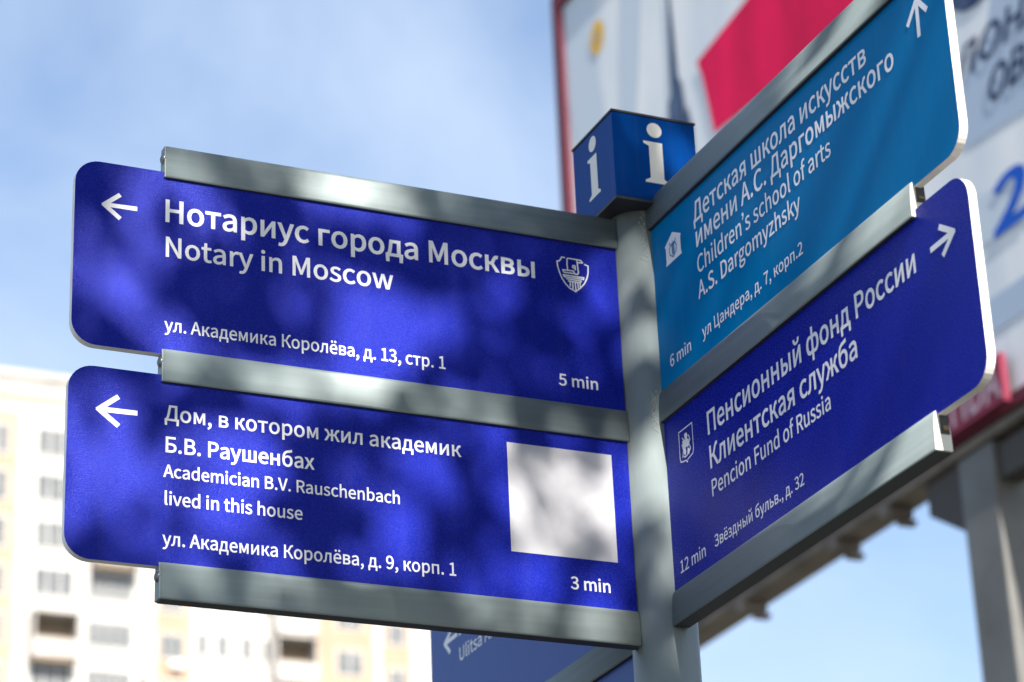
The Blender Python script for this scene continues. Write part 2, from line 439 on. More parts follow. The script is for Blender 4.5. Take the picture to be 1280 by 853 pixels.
'К':(454,'71,0 135,0 135,244 223,244 382,0 452,0 275,273 343,396 369,438 390,457 410,461 429,459 440,518 411,522 371,515 335,487 296,427 224,297 135,297 135,513 71,513'),
'Л':(493,'44,-9 97,6 136,64 167,183 217,459 358,459 358,0 423,0 423,513 166,513 107,190 84,101 61,61 36,53 13,57 0,-2 14,-6 29,-9'),
'М':(569,'71,0 129,0 129,284 120,436 123,436 165,319 262,52 305,52 402,319 443,436 446,436 438,284 438,0 498,0 498,513 420,513 322,239 286,132 284,132 246,239 148,513 71,513'),
'Н':(510,'71,0 135,0 135,242 375,242 375,0 440,0 440,513 375,513 375,298 135,298 135,513 71,513'),
'О':(520,'260,-9 348,10 418,63 463,147 479,258 463,369 418,452 348,504 260,522 171,504 102,452 57,369 41,258 57,147 102,63 171,10/260,48 197,63 149,105 118,171 107,258 118,345 149,410 197,451 260,466 323,451 371,410 402,345 412,258 402,171 371,105 323,63'),
'П':(505,'71,0 135,0 135,459 370,459 370,0 434,0 434,513 71,513'),
'Р':(444,'71,0 135,0 135,204 220,204 297,214 357,243 395,292 409,363 395,434 356,480 296,506 217,513 71,513/135,257 135,461 209,461 268,456 310,440 336,410 345,363 330,303 286,268 211,257'),
'С':(447,'264,-9 325,0 377,25 422,64 386,106 351,74 312,55 267,48 200,62 150,104 118,171 107,258 119,345 152,410 203,451 269,466 310,460 344,443 374,417 409,459 373,490 326,513 268,522 178,504 106,452 58,368 41,256 57,145 104,61 175,9'),
'Т':(420,'177,0 242,0 242,459 398,459 398,513 22,513 22,459 177,459'),
'У':(403,'106,-9 162,3 203,38 232,93 402,513 335,513 246,284 211,183 208,183 169,284 72,513 4,513 179,120 168,92 152,69 131,55 102,51 69,57 55,-1 70,-6 86,-8'),
'Ц':(503,'419,-147 475,-147 482,16 482,55 425,55 425,513 360,513 360,55 135,55 135,513 71,513 71,0 419,0'),
'а':(395,'152,-9 197,-2 240,18 278,46 280,46 286,0 338,0 338,234 331,298 307,347 266,379 207,390 148,382 98,363 57,340 82,296 115,316 154,331 196,337 244,323 268,288 275,241 170,223 97,194 55,153 41,99 56,40 95,4/170,43 136,49 112,68 103,103 119,146 173,178 275,198 275,92 239,65 205,48'),
'б':(426,'221,-9 286,5 339,44 375,106 388,188 377,263 345,319 297,354 235,366 188,359 144,337 106,301 123,395 158,447 214,474 293,489 323,494 349,502 371,513 359,571 337,563 314,556 280,550 182,527 107,479 59,386 42,230 54,128 89,53 145,7/103,248 143,289 181,311 219,317 275,301 310,257 322,188 309,113 273,62 221,44 169,56 133,90 110,145 103,218'),
'в':(397,'64,0 217,0 277,6 325,26 356,60 367,109 356,154 327,184 287,200 287,202 321,219 343,247 350,284 333,339 284,371 210,380 64,380/127,221 127,335 204,335 252,328 279,309 288,278 279,248 250,228 200,221/127,46 127,175 206,175 260,167 293,146 304,113 294,76 262,53 209,46'),
'г':(322,'64,0 129,0 129,328 301,328 301,380 64,380'),
'д':(416,'77,0 337,0 337,-134 392,-134 398,12 398,52 343,52 343,380 108,380 88,211 72,118 54,71 34,52 15,52 15,12 22,-134 77,-134/102,52 119,85 133,134 144,200 158,328 279,328 279,52'),
'е':(388,'218,-9 266,-4 308,10 343,29 321,72 292,56 260,46 225,42 162,58 118,104 99,175 356,175 359,211 348,285 319,341 271,377 207,390 143,376 89,336 51,273 36,190 51,106 89,43 147,4/99,221 119,285 157,325 208,339 259,325 291,286 303,221'),
'ж':(533,'11,0 79,0 175,172 237,172 237,0 295,0 295,172 357,172 452,0 522,0 402,199 433,276 450,309 468,324 487,328 500,326 511,386 489,390 451,383 418,359 389,309 355,223 295,223 295,380 237,380 237,223 177,223 143,309 114,359 81,383 43,390 20,386 32,326 45,328 64,324 82,309 99,276 130,199'),
'з':(358,'173,-9 249,5 304,44 326,105 315,151 287,182 246,199 246,202 281,223 302,252 310,287 290,345 240,379 172,390 120,385 77,370 39,347 64,305 95,324 128,335 168,339 209,332 237,313 247,281 237,249 207,228 156,221 112,221 112,175 165,175 218,168 251,146 262,111 249,74 215,50 167,42 129,46 92,58 57,80 29,39 74,10 122,-5'),
'и':(442,'64,0 124,0 268,218 319,300 322,300 315,159 315,0 377,0 377,380 318,380 174,162 123,81 120,81 127,221 127,380 64,380'),
'й':(442,'64,0 124,0 268,218 319,300 322,300 315,159 315,0 377,0 377,380 318,380 174,162 123,81 120,81 127,221 127,380 64,380/223,448 279,458 316,486 337,524 345,569 293,569 286,527 264,498 223,487 182,498 160,527 153,569 100,569 108,524 130,486 167,458'),
'к':(390,'64,0 129,0 129,172 203,172 310,0 379,0 250,200 283,276 301,310 319,324 338,328 350,326 361,386 339,390 301,384 269,360 239,309 202,223 129,223 129,380 64,380'),
'л':(416,'43,-9 91,5 124,47 143,117 168,328 286,328 286,0 351,0 351,380 118,380 88,133 78,87 61,61 37,53 20,55 8,-4'),
'м':(496,'64,0 122,0 122,172 115,303 118,303 153,213 227,36 269,36 342,213 377,303 380,303 373,172 373,0 431,0 431,380 358,380 285,202 251,109 247,109 213,202 138,380 64,380'),
'н':(441,'64,0 129,0 129,169 312,169 312,0 375,0 375,380 312,380 312,225 129,225 129,380 64,380'),
'о':(425,'212,-9 279,4 335,43 374,106 388,190 374,275 335,337 279,377 212,390 145,377 89,337 51,275 36,190 51,106 89,43 145,4/212,44 154,62 116,113 102,190 116,267 154,318 212,336 270,318 309,267 323,190 309,113 270,62'),
'п':(433,'64,0 129,0 129,328 305,328 305,0 368,0 368,380 64,380'),
'р':(435,'64,-160 129,-160 129,-32 127,35 162,11 197,-4 232,-9 294,5 347,45 383,109 397,196 387,276 358,337 311,376 246,390 202,382 162,363 125,336 123,336 117,380 64,380/221,45 194,48 162,61 129,84 129,284 164,313 198,330 230,336 288,318 321,270 331,195 316,115 278,63'),
'с':(358,'214,-9 259,-3 300,13 338,39 310,82 283,63 253,49 220,44 158,62 117,113 102,190 118,267 160,318 222,336 250,332 275,320 298,303 330,345 300,367 264,384 219,390 149,377 91,337 51,275 36,190 50,106 88,43 144,4'),
'т':(360,'148,0 211,0 211,328 340,328 340,380 20,380 20,328 148,328'),
'у':(365,'71,-164 135,-146 181,-99 213,-32 356,380 293,380 225,169 194,62 190,62 153,169 76,380 9,380 162,-1 153,-29 134,-72 105,-101 68,-111 39,-105 26,-156'),
'ф':(575,'256,-160 318,-160 318,-38 317,18 342,3 367,-6 392,-9 447,5 493,45 525,109 536,196 527,276 501,337 458,376 398,390 370,386 342,376 317,361 318,418 318,557 256,557 256,418 257,363 234,377 209,386 181,390 126,376 80,336 49,273 37,190 47,105 76,43 122,4 181,-9 209,-5 235,5 257,20 256,-38/195,45 145,62 114,112 103,190 115,267 146,318 192,336 214,334 236,325 257,310 257,71 236,56 216,47/381,45 362,47 340,54 317,70 317,310 340,325 362,334 383,336 433,318 462,270 471,195 460,115 428,63'),
'х':(349,'11,0 78,0 129,89 167,157 171,157 212,89 268,0 338,0 213,192 328,380 262,380 215,297 181,233 178,233 141,297 90,380 20,380 136,198'),
'ц':(434,'357,-134 412,-134 418,12 418,52 363,52 363,380 299,380 299,52 129,52 129,380 64,380 64,0 357,0'),
'ш':(587,'64,0 522,0 522,380 459,380 459,52 324,52 324,380 263,380 263,52 127,52 127,380 64,380'),
'ы':(528,'64,0 182,0 244,7 292,29 322,67 333,121 322,175 292,212 244,233 182,240 129,240 129,380 64,380/129,51 129,190 175,190 229,183 261,160 271,121 261,82 229,59 175,51/399,0 463,0 463,380 399,380'),
'ь':(384,'64,0 200,0 262,7 310,29 341,67 352,121 341,175 310,212 262,233 200,240 129,240 129,380 64,380/129,51 129,190 193,190 247,183 278,160 289,121 278,82 247,59 193,51'),
'я':(402,'214,197 163,205 130,228 118,266 130,303 163,324 214,331 274,331 274,197/25,0 97,0 202,151 204,151 274,151 274,0 338,0 338,380 203,380 144,374 97,355 66,321 55,268 66,216 97,180 141,159'),
'ё':(388,'218,-9 266,-4 308,10 343,29 321,72 292,56 260,46 225,42 162,58 118,104 99,175 356,175 359,211 348,285 319,341 271,377 207,390 143,376 89,336 51,273 36,190 51,106 89,43 147,4/99,221 119,285 157,325 208,339 259,325 291,286 303,221/131,460 151,465 165,479 170,499 165,518 151,532 131,537 111,532 97,518 92,499 97,479 111,465/282,460 302,465 315,479 321,499 315,518 302,532 282,537 262,532 248,518 243,499 248,479 262,465'),
'’':(173,'41,419 55,393 98,422 130,467 143,524 135,558 115,582 88,590 61,584 45,567 40,545 45,522 61,506 84,500 103,506 95,474 74,443'),
}
# ---------------------------------------------------------------- ground
bm = bmesh.new()
g = 3000
f = bm.faces.new([bm.verts.new(p) for p in ((-g, -g, 0), (g, -g, 0), (g, g, 0), (-g, g, 0))])
M['ground'] = mat('paved_ground', (0.12, 0.118, 0.11), 0.9, var=(0.08, 0.085, 0.06), var_scale=0.4)
o = from_bm('ground', bm, M['ground'])
o['kind'] = 'structure'

# ---------------------------------------------------------------- apartment tower far behind
YB = 140.0
M['bwhite'] = mat('white_facade', (0.45, 0.435, 0.415), 0.8, var=(0.34, 0.325, 0.305), var_scale=0.35)
M['peach'] = mat('peach_facade', (0.345, 0.25, 0.18), 0.8, var=(0.32, 0.225, 0.155), var_scale=0.5)
M['glass'] = mat('window_glass', (0.085, 0.095, 0.10), 0.15, spec=0.5, var=(0.15, 0.155, 0.155), var_scale=0.55)
M['frame'] = mat('window_frame_paint', (0.62, 0.60, 0.57), 0.6)
M['loggia'] = mat('loggia_interior', (0.21, 0.16, 0.115), 0.9)
M['cornice'] = mat('cornice_paint', (0.42, 0.33, 0.25), 0.8)
bld = thing('apartment_building', 'tall white apartment block with peach bands and rows of windows, far behind the left signs', 'building', (45, YB, 0))

def bbox(name, x0, x1, y0, y1, z0, z1, m, parent=bld, bevel=0):
    return box_obj(name, (x0, x1, y0, y1, z0, z1), m, parent, bevel, off=(45, YB, 0))

bbox('wall', 20, 41.2, YB, YB + 14, 0, 65.2, M['bwhite'])
bbox('wall', 41.2, 60.5, YB + 0.9, YB + 14, 0, 65.0, M['bwhite'])
bbox('roof_parapet', 19.8, 41.4, YB - 0.25, YB + 14.2, 65.2, 65.6, M['bwhite'])
bbox('roof_parapet', 41.402, 60.7, YB + 0.65, YB + 14.2, 65.0, 65.4, M['bwhite'])
bbox('cornice', 19.9, 41.3, YB - 0.18, YB - 0.002, 63.95, 64.25, M['cornice'])
FLOORS = [61.5 - 2.8 * i for i in range(7)]
zb, zt = 0.0, 63.9
# vertical peach bands
for x0, x1 in ((30.2, 32.95),):
    bbox('peach_band', x0, x1, YB - 0.10, YB - 0.003, zb, 63.0, M['peach'])
for x0, x1 in ((41.25, 43.5), (51.2, 54.6), (55.2, 57.0)):
    bbox('peach_band', x0, x1, YB + 0.78, YB + 0.897, zb, 62.0, M['peach'])

def window(xc, zc, w, h, y, panes=2, recess=0.0):
    fr_ = bbox('window', xc - w / 2, xc + w / 2, y - 0.06, y - 0.01, zc - h / 2, zc + h / 2, M['frame'])
    bm = bmesh.new()
    t = 0.07
    pw = (w - t * (panes + 1)) / panes
    for i in range(panes):
        a = xc - w / 2 + t + i * (pw + t)
        add_box(bm, a - 45, a + pw - 45, y - 0.072 - YB, y - 0.0605 - YB, zc - h / 2 + t, zc + h / 2 - t)
    p = from_bm('pane', bm, M['glass'], fr_)
    return fr_

def loggia(xc, zc, w, h, y):
    lo = bbox('loggia', xc - w / 2, xc + w / 2, y - 0.04, y - 0.012, zc - h / 2 - 0.9, zc + h / 2, M['loggia'])
    bbox('parapet', xc - w / 2 - 0.12, xc + w / 2 + 0.12, y - 1.25, y - 1.15, zc - h / 2 - 1.0, zc - h / 2 - 0.02, M['bwhite'], lo)
    bbox('slab', xc - w / 2 - 0.12, xc + w / 2 + 0.12, y - 1.3, y - 0.012, zc + h / 2 + 0.002, zc + h / 2 + 0.15, M['bwhite'], lo)
    for sx in (-1, 1):
        a = xc + sx * (w / 2 + 0.062)
        bbox('cheek_wall', a - 0.055, a + 0.055, y - 1.148, y - 0.012, zc - h / 2 - 1.0, zc + h / 2, M['bwhite'], lo)
    return lo

rnd = random.Random(5)
for i, z in enumerate(FLOORS):
    window(31.7, z - 0.15, 1.5, 1.9, YB - 0.10)
    if i == 4:
        loggia(35.2, z - 0.1, 2.4, 1.5, YB)
    else:
        window(35.15 + rnd.uniform(-.1, .1), z, 2.3, 1.75, YB, 3)
    if i >= 3 or i == 0:
        window(38.5, z + 0.05, 2.6, 1.6, YB, 4)
    else:
        loggia(38.6, z, 2.4, 1.4, YB)
for i, z in enumerate(FLOORS[2:]):
    zz = z - 0.05
    window(42.35, zz, 1.4, 1.6, YB + 0.78)
    window(45.4, zz + 0.35, 0.9, 1.5, YB + 0.9, 2)
    window(46.85, zz + 0.35, 0.9, 1.5, YB + 0.9, 2)
    loggia(49.55, zz + 0.15, 2.3, 1.5, YB + 0.9)
    window(53.1, zz, 1.7, 1.6, YB + 0.78)
    window(44.2, zz + 0.35, 0.7, 1.5, YB + 0.9, 1)
    window(48.0, zz + 0.3, 0.6, 1.5, YB + 0.9, 1)
    window(56.05, zz - 0.8, 1.2, 1.4, YB + 0.78, 2)
for k in range(5):
    zz = 49.2 - 2.8 * k
    if zz > 42:
        bbox('air_conditioner', 42.2, 43.0, YB + 0.35, YB + 0.77, zz - 0.3, zz + 0.2, M['frame'])
bbox('air_conditioner', 40.2, 40.8, YB - 0.45, YB - 0.012, 47.9, 48.5, M['frame'])

# ---------------------------------------------------------------- billboard
XB = 4.0
M['maroon'] = mat('maroon_frame_paint', (0.13, 0.022, 0.035), 0.6, spec=0.15, var=(0.10, 0.025, 0.04), var_scale=3)
M['steel'] = mat('grey_steel_paint', (0.14, 0.14, 0.135), 0.55, var=(0.09, 0.085, 0.075), var_scale=3)
M['rust'] = mat('brown_steel', (0.19, 0.155, 0.125), 0.7, var=(0.10, 0.08, 0.065), var_scale=5)
M['darksteel'] = mat('dark_steel', (0.05, 0.042, 0.038), 0.7)
M['poster'] = mat('poster_paper', (0.82, 0.82, 0.82), 0.6, spec=0.12, var=(0.63, 0.67, 0.72), var_scale=1.3, var_stretch=(1, 2.2, 0.6))
M['drape'] = mat('poster_blue_grey', (0.56, 0.62, 0.69), 0.6, spec=0.12)
M['pblue'] = mat('poster_pale_blue', (0.42, 0.50, 0.62), 0.6, spec=0.12)
M['pnavy'] = mat('poster_navy', (0.02, 0.035, 0.10), 0.6, spec=0.12, var=(0.10, 0.15, 0.24), var_scale=5)
M['pink'] = mat('poster_ink_navy', (0.025, 0.045, 0.11), 0.6, spec=0.12)
M['pred'] = mat('poster_red', (0.88, 0.006, 0.09), 0.6, spec=0.12, var=(0.60, 0.004, 0.06), var_scale=1.6, var_stretch=(1, 2.5, 0.7))
M['pyel'] = mat('poster_yellow', (0.80, 0.45, 0.02), 0.6, spec=0.12)
M['p2'] = mat('poster_blue', (0.01, 0.10, 0.52), 0.6, spec=0.12)
M['pletter'] = mat('plate_letter', (0.42, 0.30, 0.36), 0.6, spec=0.12)
M['lred'] = mat('plate_red', (0.22, 0.035, 0.065), 0.6, spec=0.12)
bb = thing('billboard', 'raised billboard with maroon frame and red flag poster, behind the right signs', 'billboard', (XB + 0.2, 5.05, 0))
BO = (XB + 0.2, 5.05, 0)
def bbx(name, x0, x1, y0, y1, z0, z1, m, parent=bb, bevel=0.0):
    return box_obj(name, (x0, x1, y0, y1, z0, z1), m, parent, bevel, off=BO)
def fr_bb(u, z, n):                           # u = -y (reading direction), n towards -X
    return Vector((XB - n - BO[0], -u - BO[1], z))
Y0, Y1, Z0, Z1 = 1.8, 8.30, 5.56, 9.16
bbx('backing', XB + 0.004, XB + 0.11, Y0, Y1, Z0, Z1, M['steel'])
post_sheet = bbx('poster', XB - 0.004, XB + 0.002, Y0, Y1, Z0, Z1, M['poster'])
fw = 0.06
bbx('frame_bar', XB - 0.03, XB + 0.12, Y1 + 0.002, Y1 + 0.09, Z0 - 0.10, Z1 + 0.10, M['maroon'])
bbx('frame_bar', XB - 0.03, XB + 0.12, Y0 - 0.09, Y0 - 0.002, Z0 - 0.10, Z1 + 0.10, M['maroon'])
bbx('frame_bar', XB - 0.028, XB + 0.12, Y0, Y1, Z1 + 0.002, Z1 + 0.10, M['maroon'])
bbx('frame_bar', XB - 0.028, XB + 0.12, Y0, Y1, Z0 - 0.055, Z0 - 0.002, M['maroon'])
bbx('support_beam', XB - 0.01, XB + 0.13, Y0 - 0.1, Y1 + 0.1, Z0 - 0.098, Z0 - 0.058, M['rust'], bevel=0.006)
for y in (7.9, 6.9, 6.12, 5.72, 4.5, 3.6, 2.6):
    bm = bmesh.new()
    add_box(bm, XB - 0.02 - BO[0], XB + 0.10 - BO[0], y - 0.035 - BO[1], y + 0.035 - BO[1], Z0 - 0.145, Z0 - 0.1, 0.008)
    add_box(bm, XB + 0.05 - BO[0], XB + 0.12 - BO[0], y - 0.02 - BO[1], y + 0.02 - BO[1], Z0 - 0.165, Z0 - 0.1455)
    from_bm('clamp', bm, M['rust'], bb)
po = bbx('post', XB + 0.0, XB + 0.30, 4.98, 5.215, 0, Z0 - 0.102, M['steel'], bevel=0.012)
bm = bmesh.new()
def fr_g(u, z, n): return Vector((XB + 0.15 + n - BO[0], u - BO[1], z))
prism(bm, [(5.218, 5.18), (5.46, 5.33), (5.46, Z0 - 0.101), (5.218, Z0 - 0.101)], fr_g, -0.13, 0.13)
from_bm('gusset', bm, M['darksteel'], po)
bbx('crossbar', XB + 0.02, XB + 0.12, 2.0, 4.977, Z0 - 0.26, Z0 - 0.12, M['darksteel'], bevel=0.01)
# printed artwork, each shape a film of its own on the poster sheet
def art(name, pts, k, m, label=None):
    o = flat_mesh(name, [[(-y, z) for y, z in pts]], fr_bb, 0.004 + 0.0012 * k, m, post_sheet)
    return o
art('drapery_fold', [(8.3, 9.16), (7.95, 9.16), (7.95, 8.6), (7.75, 7.6), (7.72, 7.0), (8.0, 7.0), (8.1, 7.9), (8.3, 8.6)], 1.2, M['drape'])
art('drapery_fold', [(7.62, 9.16), (7.36, 9.16), (7.5, 8.4), (7.7, 7.6), (7.9, 7.6), (7.72, 8.3)], 1.5, M['drape'])
art('pale_panel', [(5.15, 9.16), (4.2, 9.16), (3.0, 9.16), (1.8, 9.16), (1.8, 6.9), (4.3, 6.55), (4.9, 6.62), (5.15, 6.9)], 1.8, M['pblue'])
art('pale_curve', [(5.15, 7.6), (4.75, 7.2), (4.62, 7.25), (4.55, 7.3), (4.7, 7.0), (4.88, 6.9), (5.15, 6.85)], 2.0, M['poster'])
art('pale_panel', [(5.3, 6.32), (4.9, 6.4), (3.0, 6.1), (1.8, 6.0), (1.8, 5.9), (3.0, 5.95), (4.9, 6.2), (5.3, 6.15)], 2.2, M['drape'])
art('pale_panel', [(5.2, 5.98), (1.8, 5.9), (1.8, 5.8), (5.2, 5.84)], 2.5, M['pblue'])
ell = [(7.927 + 0.075 * math.cos(a * math.pi / 12), 8.778 + 0.092 * math.sin(a * math.pi / 12)) for a in range(24)]
art('yellow_emblem', ell, 4, M['pyel'])
el2 = [(7.927 + 0.03 * math.cos(a * math.pi / 8), 8.778 + 0.05 * math.sin(a * math.pi / 8)) for a in range(16)]
art('yellow_emblem', el2, 5, M['cornice'])
art('tower_spire', [(7.175, 9.1), (7.172, 8.65), (7.185, 8.3), (7.20, 8.06), (7.235, 8.03), (7.235, 7.8), (7.02, 7.62), (7.02, 7.80), (7.05, 7.93), (7.07, 7.88), (7.085, 8.06), (7.12, 8.12), (7.128, 8.35), (7.145, 8.6), (7.158, 9.1)], 4, M['pnavy'])
art('red_flag', [(6.927, 8.092), (6.43, 8.145), (5.9, 8.28), (5.2, 8.5), (5.1, 7.4), (5.9, 7.45), (6.278, 7.62), (6.55, 7.64), (6.815, 7.665), (6.86, 7.87), (6.89, 8.0)], 4.5, M['pred'])
lettering('lettering', 'ЛОНА', -4.935, 0.62, 6.90, 0.125, fr_bb, 0.0105, M['pink'], post_sheet, bold=12, shear=0.3)
lettering('lettering', 'ОВЕСТ', -4.745, 0.60, 6.715, 0.125, fr_bb, 0.0105, M['pink'], post_sheet, bold=16, shear=0.35)
lettering('lettering', '2', -4.80, 0.24, 6.19, 0.20, fr_bb, 0.0105, M['p2'], post_sheet, bold=26, shear=0.12)
lettering('lettering', 'О', -4.93, 0.42, 7.17, 0.32, fr_bb, 0.0105, M['pnavy'], post_sheet, bold=30)
lp = bbx('name_plate', XB - 0.062, XB - 0.034, 4.78, 5.42, Z0 - 0.035, Z0 + 0.155, M['lred'], bevel=0.003)
lettering('lettering', 'NUTIDA', -5.40, 0.60, Z0 - 0.005, 0.125, fr_bb, 0.0635, M['pletter'], lp, bold=18)

# ---------------------------------------------------------------- signpost
sp = thing('signpost', 'grey pedestrian signpost with blue and teal direction panels and an information cube on top', 'signpost')
POLE_R = 0.0398
bm = bmesh.new()
segs = 64
prof = [(0.0, POLE_R + 0.06, 0.012), (0.012, POLE_R + 0.06, 0.012), (0.0121, POLE_R, 0), (3.318, POLE_R, 0)]
rings = []
for z, r, _ in prof:
    rings.append([bm.verts.new((r * math.cos(2 * math.pi * i / segs), r * math.sin(2 * math.pi * i / segs), z)) for i in range(segs)])
for a, b in zip(rings, rings[1:]):
    for i in range(segs):
        bm.faces.new((a[i], a[(i + 1) % segs], b[(i + 1) % segs], b[i]))
bm.faces.new(rings[-1])
bm.normal_update()
pole = from_bm('pole', bm, M['pole'], sp)
for p in pole.data.polygons:
    p.use_smooth = abs(p.normal.z) < 0.5
# rough sealant beads where the right arm's rails meet the pole
def bead(z0, z1, seed):
    rr = random.Random(seed)
    bm = bmesh.new()
    n = 40
    for i in range(n):
        z = z0 + (z1 - z0) * (i + rr.uniform(-.3, .3)) / n
        a = R_(249) + rr.uniform(-0.10, 0.10)
        r = rr.uniform(0.0005, 0.0010)
        mt = Matrix.Translation((POLE_R * math.cos(a), POLE_R * math.sin(a), z)) @ Matrix.Diagonal((r, r, r * rr.uniform(1, 2.4), 1))
        bmesh.ops.create_icosphere(bm, subdivisions=1, radius=1, matrix=mt)
    return from_bm('sealant_bead', bm, M['bead'], pole, smooth=True)
bead(3.245, 3.315, 1)
bead(3.015, 3.07, 2)

# information cube
CW, CZ0, CZ1 = 0.0585, 3.3195, 3.4385
cube = None
bm = bmesh.new()
add_box(bm, -CW, CW, -CW, CW, CZ0, CZ1, 0.0015)
cube = from_bm('info_cube', bm, M['cubeblue'], sp)
cube['label'] = 'dark blue information cube with a white letter i on each side'
def letter_i(fr):
    dot = [(0.0105 * math.cos(a * math.pi / 14), 3.4205 + 0.0105 * math.sin(a * math.pi / 14)) for a in range(28)]
    stem = [(-0.0165, 3.4035), (-0.0165, 3.4005), (-0.009, 3.397), (-0.009, 3.352), (-0.0165, 3.348), (-0.0165, 3.345),
            (0.0165, 3.345), (0.0165, 3.348), (0.010, 3.352), (0.010, 3.4035)]
    flat_mesh('letter_i', [dot, stem], fr, 0.0004, M['grey_white'], cube)
letter_i(lambda u, z, n: Vector((u, -CW - n, z)))
letter_i(lambda u, z, n: Vector((-CW - n, -u, z)))
letter_i(lambda u, z, n: Vector((-u, CW + n, z)))
letter_i(lambda u, z, n: Vector((CW + n, u, z)))
box_obj('cube_rim', (-CW - 0.001, CW + 0.001, -CW - 0.001, CW + 0.001, CZ0 - 0.004, CZ0 - 0.0002), M['dark'], cube)
box_obj('cube_rim', (-CW - 0.001, CW + 0.001, -CW - 0.001, CW + 0.001, CZ1 + 0.0002, CZ1 + 0.003), M['dark'], cube)

# panels
def panel(fr, sgn, inner, outer, z0, z1, m, label, rad=0.029):
    """sgn = +1 when the arm runs to the reader's right of the pole, -1 to the left."""
    pts = [(sgn * inner, z0)]
    for k in range(9):
        a = -math.pi / 2 + k * math.pi / 16
        pts.append((sgn * (outer - rad + rad * math.cos(a)), z0 + rad + rad * math.sin(a)))
    for k in range(9):
        a = k * math.pi / 16
        pts.append((sgn * (outer - rad + rad * math.cos(a)), z1 - rad + rad * math.sin(a)))
    pts.append((sgn * inner, z1))
    bm = bmesh.new()
    prism(bm, pts, fr, PT, -PT, 0, 1)
    o = from_bm('sign_panel', bm, [m, M['edge']], sp)
    o['label'] = label
    return o

def rail(fr, sgn, inner, outer, zb, zt, screw=False, slot=False, crown=0.0020):
    h = zt - zb
    zc = (zb + zt) / 2
    N = 14
    prof = []
    for i in range(N + 1):                     # convex face, fullest at its sharp lower edge
        t = i / N
        prof.append((0.0064 + crown * math.sqrt(max(0.0, 1 - t ** 2.2)), zb + t * h))
    back = [(-n, z) for n, z in prof[::-1]]
    ring = prof + back
    bm = bmesh.new()
    A = [bm.verts.new(fr(sgn * inner, z, n)) for n, z in ring]
    B = [bm.verts.new(fr(sgn * outer, z, n)) for n, z in ring]
    k = len(ring)
    for i in range(k):
        f = bm.faces.new((A[i], A[(i + 1) % k], B[(i + 1) % k], B[i]))
        f.smooth = True
    bm.faces.new(A)
    bm.faces.new(B)
    bmesh.ops.recalc_face_normals(bm, faces=bm.faces[:])
    me = bpy.data.meshes.new('rail')
    bm.to_mesh(me)
    bm.free()
    o = link('rail', me, M['alu'], sp)
    # near-black strip on the underside, painting the shade of an open channel
    bm = bmesh.new()
    prism(bm, [(sgn * (inner + 0.002), zb - 0.0006), (sgn * (outer - 0.0005), zb - 0.0006), (sgn * (outer - 0.0005), zb - 0.0001), (sgn * (inner + 0.002), zb - 0.0001)],
          fr, 0.0060 + crown * 0.80, -0.0062 - crown * 0.86)
    from_bm('channel_shade', bm, M['dark'], o)
    # end cap plate, the same D profile a little smaller
    bm = bmesh.new()
    cap_ring = [(n * 0.97, zc + (z - zc) * 0.985) for n, z in ring]
    a = [bm.verts.new(fr(sgn * (outer + 0.0003), z, n)) for n, z in cap_ring]
    b = [bm.verts.new(fr(sgn * (outer + 0.0022), z, n)) for n, z in cap_ring]
    bm.faces.new(a)
    bm.faces.new(b)
    for i in range(k):
        bm.faces.new((a[i], a[(i + 1) % k], b[(i + 1) % k], b[i]))
    bmesh.ops.recalc_face_normals(bm, faces=bm.faces[:])
    from_bm('end_cap', bm, M['cap' if slot else 'alu'], o)
    if slot:
        bm = bmesh.new()  # dark plate on the cap, its colour stands in for shade inside the rail
        prism(bm, [(-0.0052, zb + 0.018), (0.0052, zb + 0.018), (0.0052, zt - 0.004), (-0.0052, zt - 0.004)],
              lambda q, z, n: fr(sgn * (outer + n), z, q - 0.003), 0.0026, 0.0032)
        from_bm('end_slot_shade', bm, M['dark'], o)
        bm = bmesh.new()
        prism(bm, [(-0.003, zb + 0.022), (0.003, zb + 0.022), (0.003, zt - 0.016), (-0.003, zt - 0.016)],
              lambda q, z, n: fr(sgn * (outer + n), z, q - 0.0035), 0.0034, 0.0042)
        from_bm('end_plug', bm, M['wood'], o)
    if screw:
        bm = bmesh.new()
        bmesh.ops.create_uvsphere(bm, u_segments=16, v_segments=10, radius=1)
        c = fr(sgn * (outer + 0.002), zb + h * 0.62, 0.002)
        bmesh.ops.transform(bm, verts=bm.verts[:], matrix=Matrix.Translation(c) @ Matrix.Diagonal((0.0042, 0.0062, 0.0062, 1)))
        from_bm('screw', bm, M['screw'], o, smooth=True)
    return o

DZ = 0.019
LR = ((3.2685, 3.3100), (3.0086, 3.0493), (2.7500, 2.7928))
for zb, zt in LR:
    rail(fr_front, -1, 0.0395, 0.6243, zb, zt, screw=True)
RR_END = (0.632, 0.6225, 0.6195)
for (zb, zt), e in zip(LR, RR_END):
    rail(fr_side, 1, 0.0390, e, zb + DZ, zt + DZ, slot=True, crown=0.0042)
for zb, zt in LR[1:]:
    rail(fr_side, -1, 0.0390, 0.6243, zb + DZ, zt + DZ, screw=True, crown=0.0042)
rail(fr_side, -1, 0.0390, 0.6243, 2.4905 + DZ, 2.5330 + DZ, screw=True, crown=0.0042)

ZP = ((3.0434, 3.2764), (2.7881, 3.0176))
FN = PT + 0.0004
def arrow(pts_lines, fr, m, par, w=0.0062):
    stroke_mesh('arrow', pts_lines, w, fr, FN, m, par)

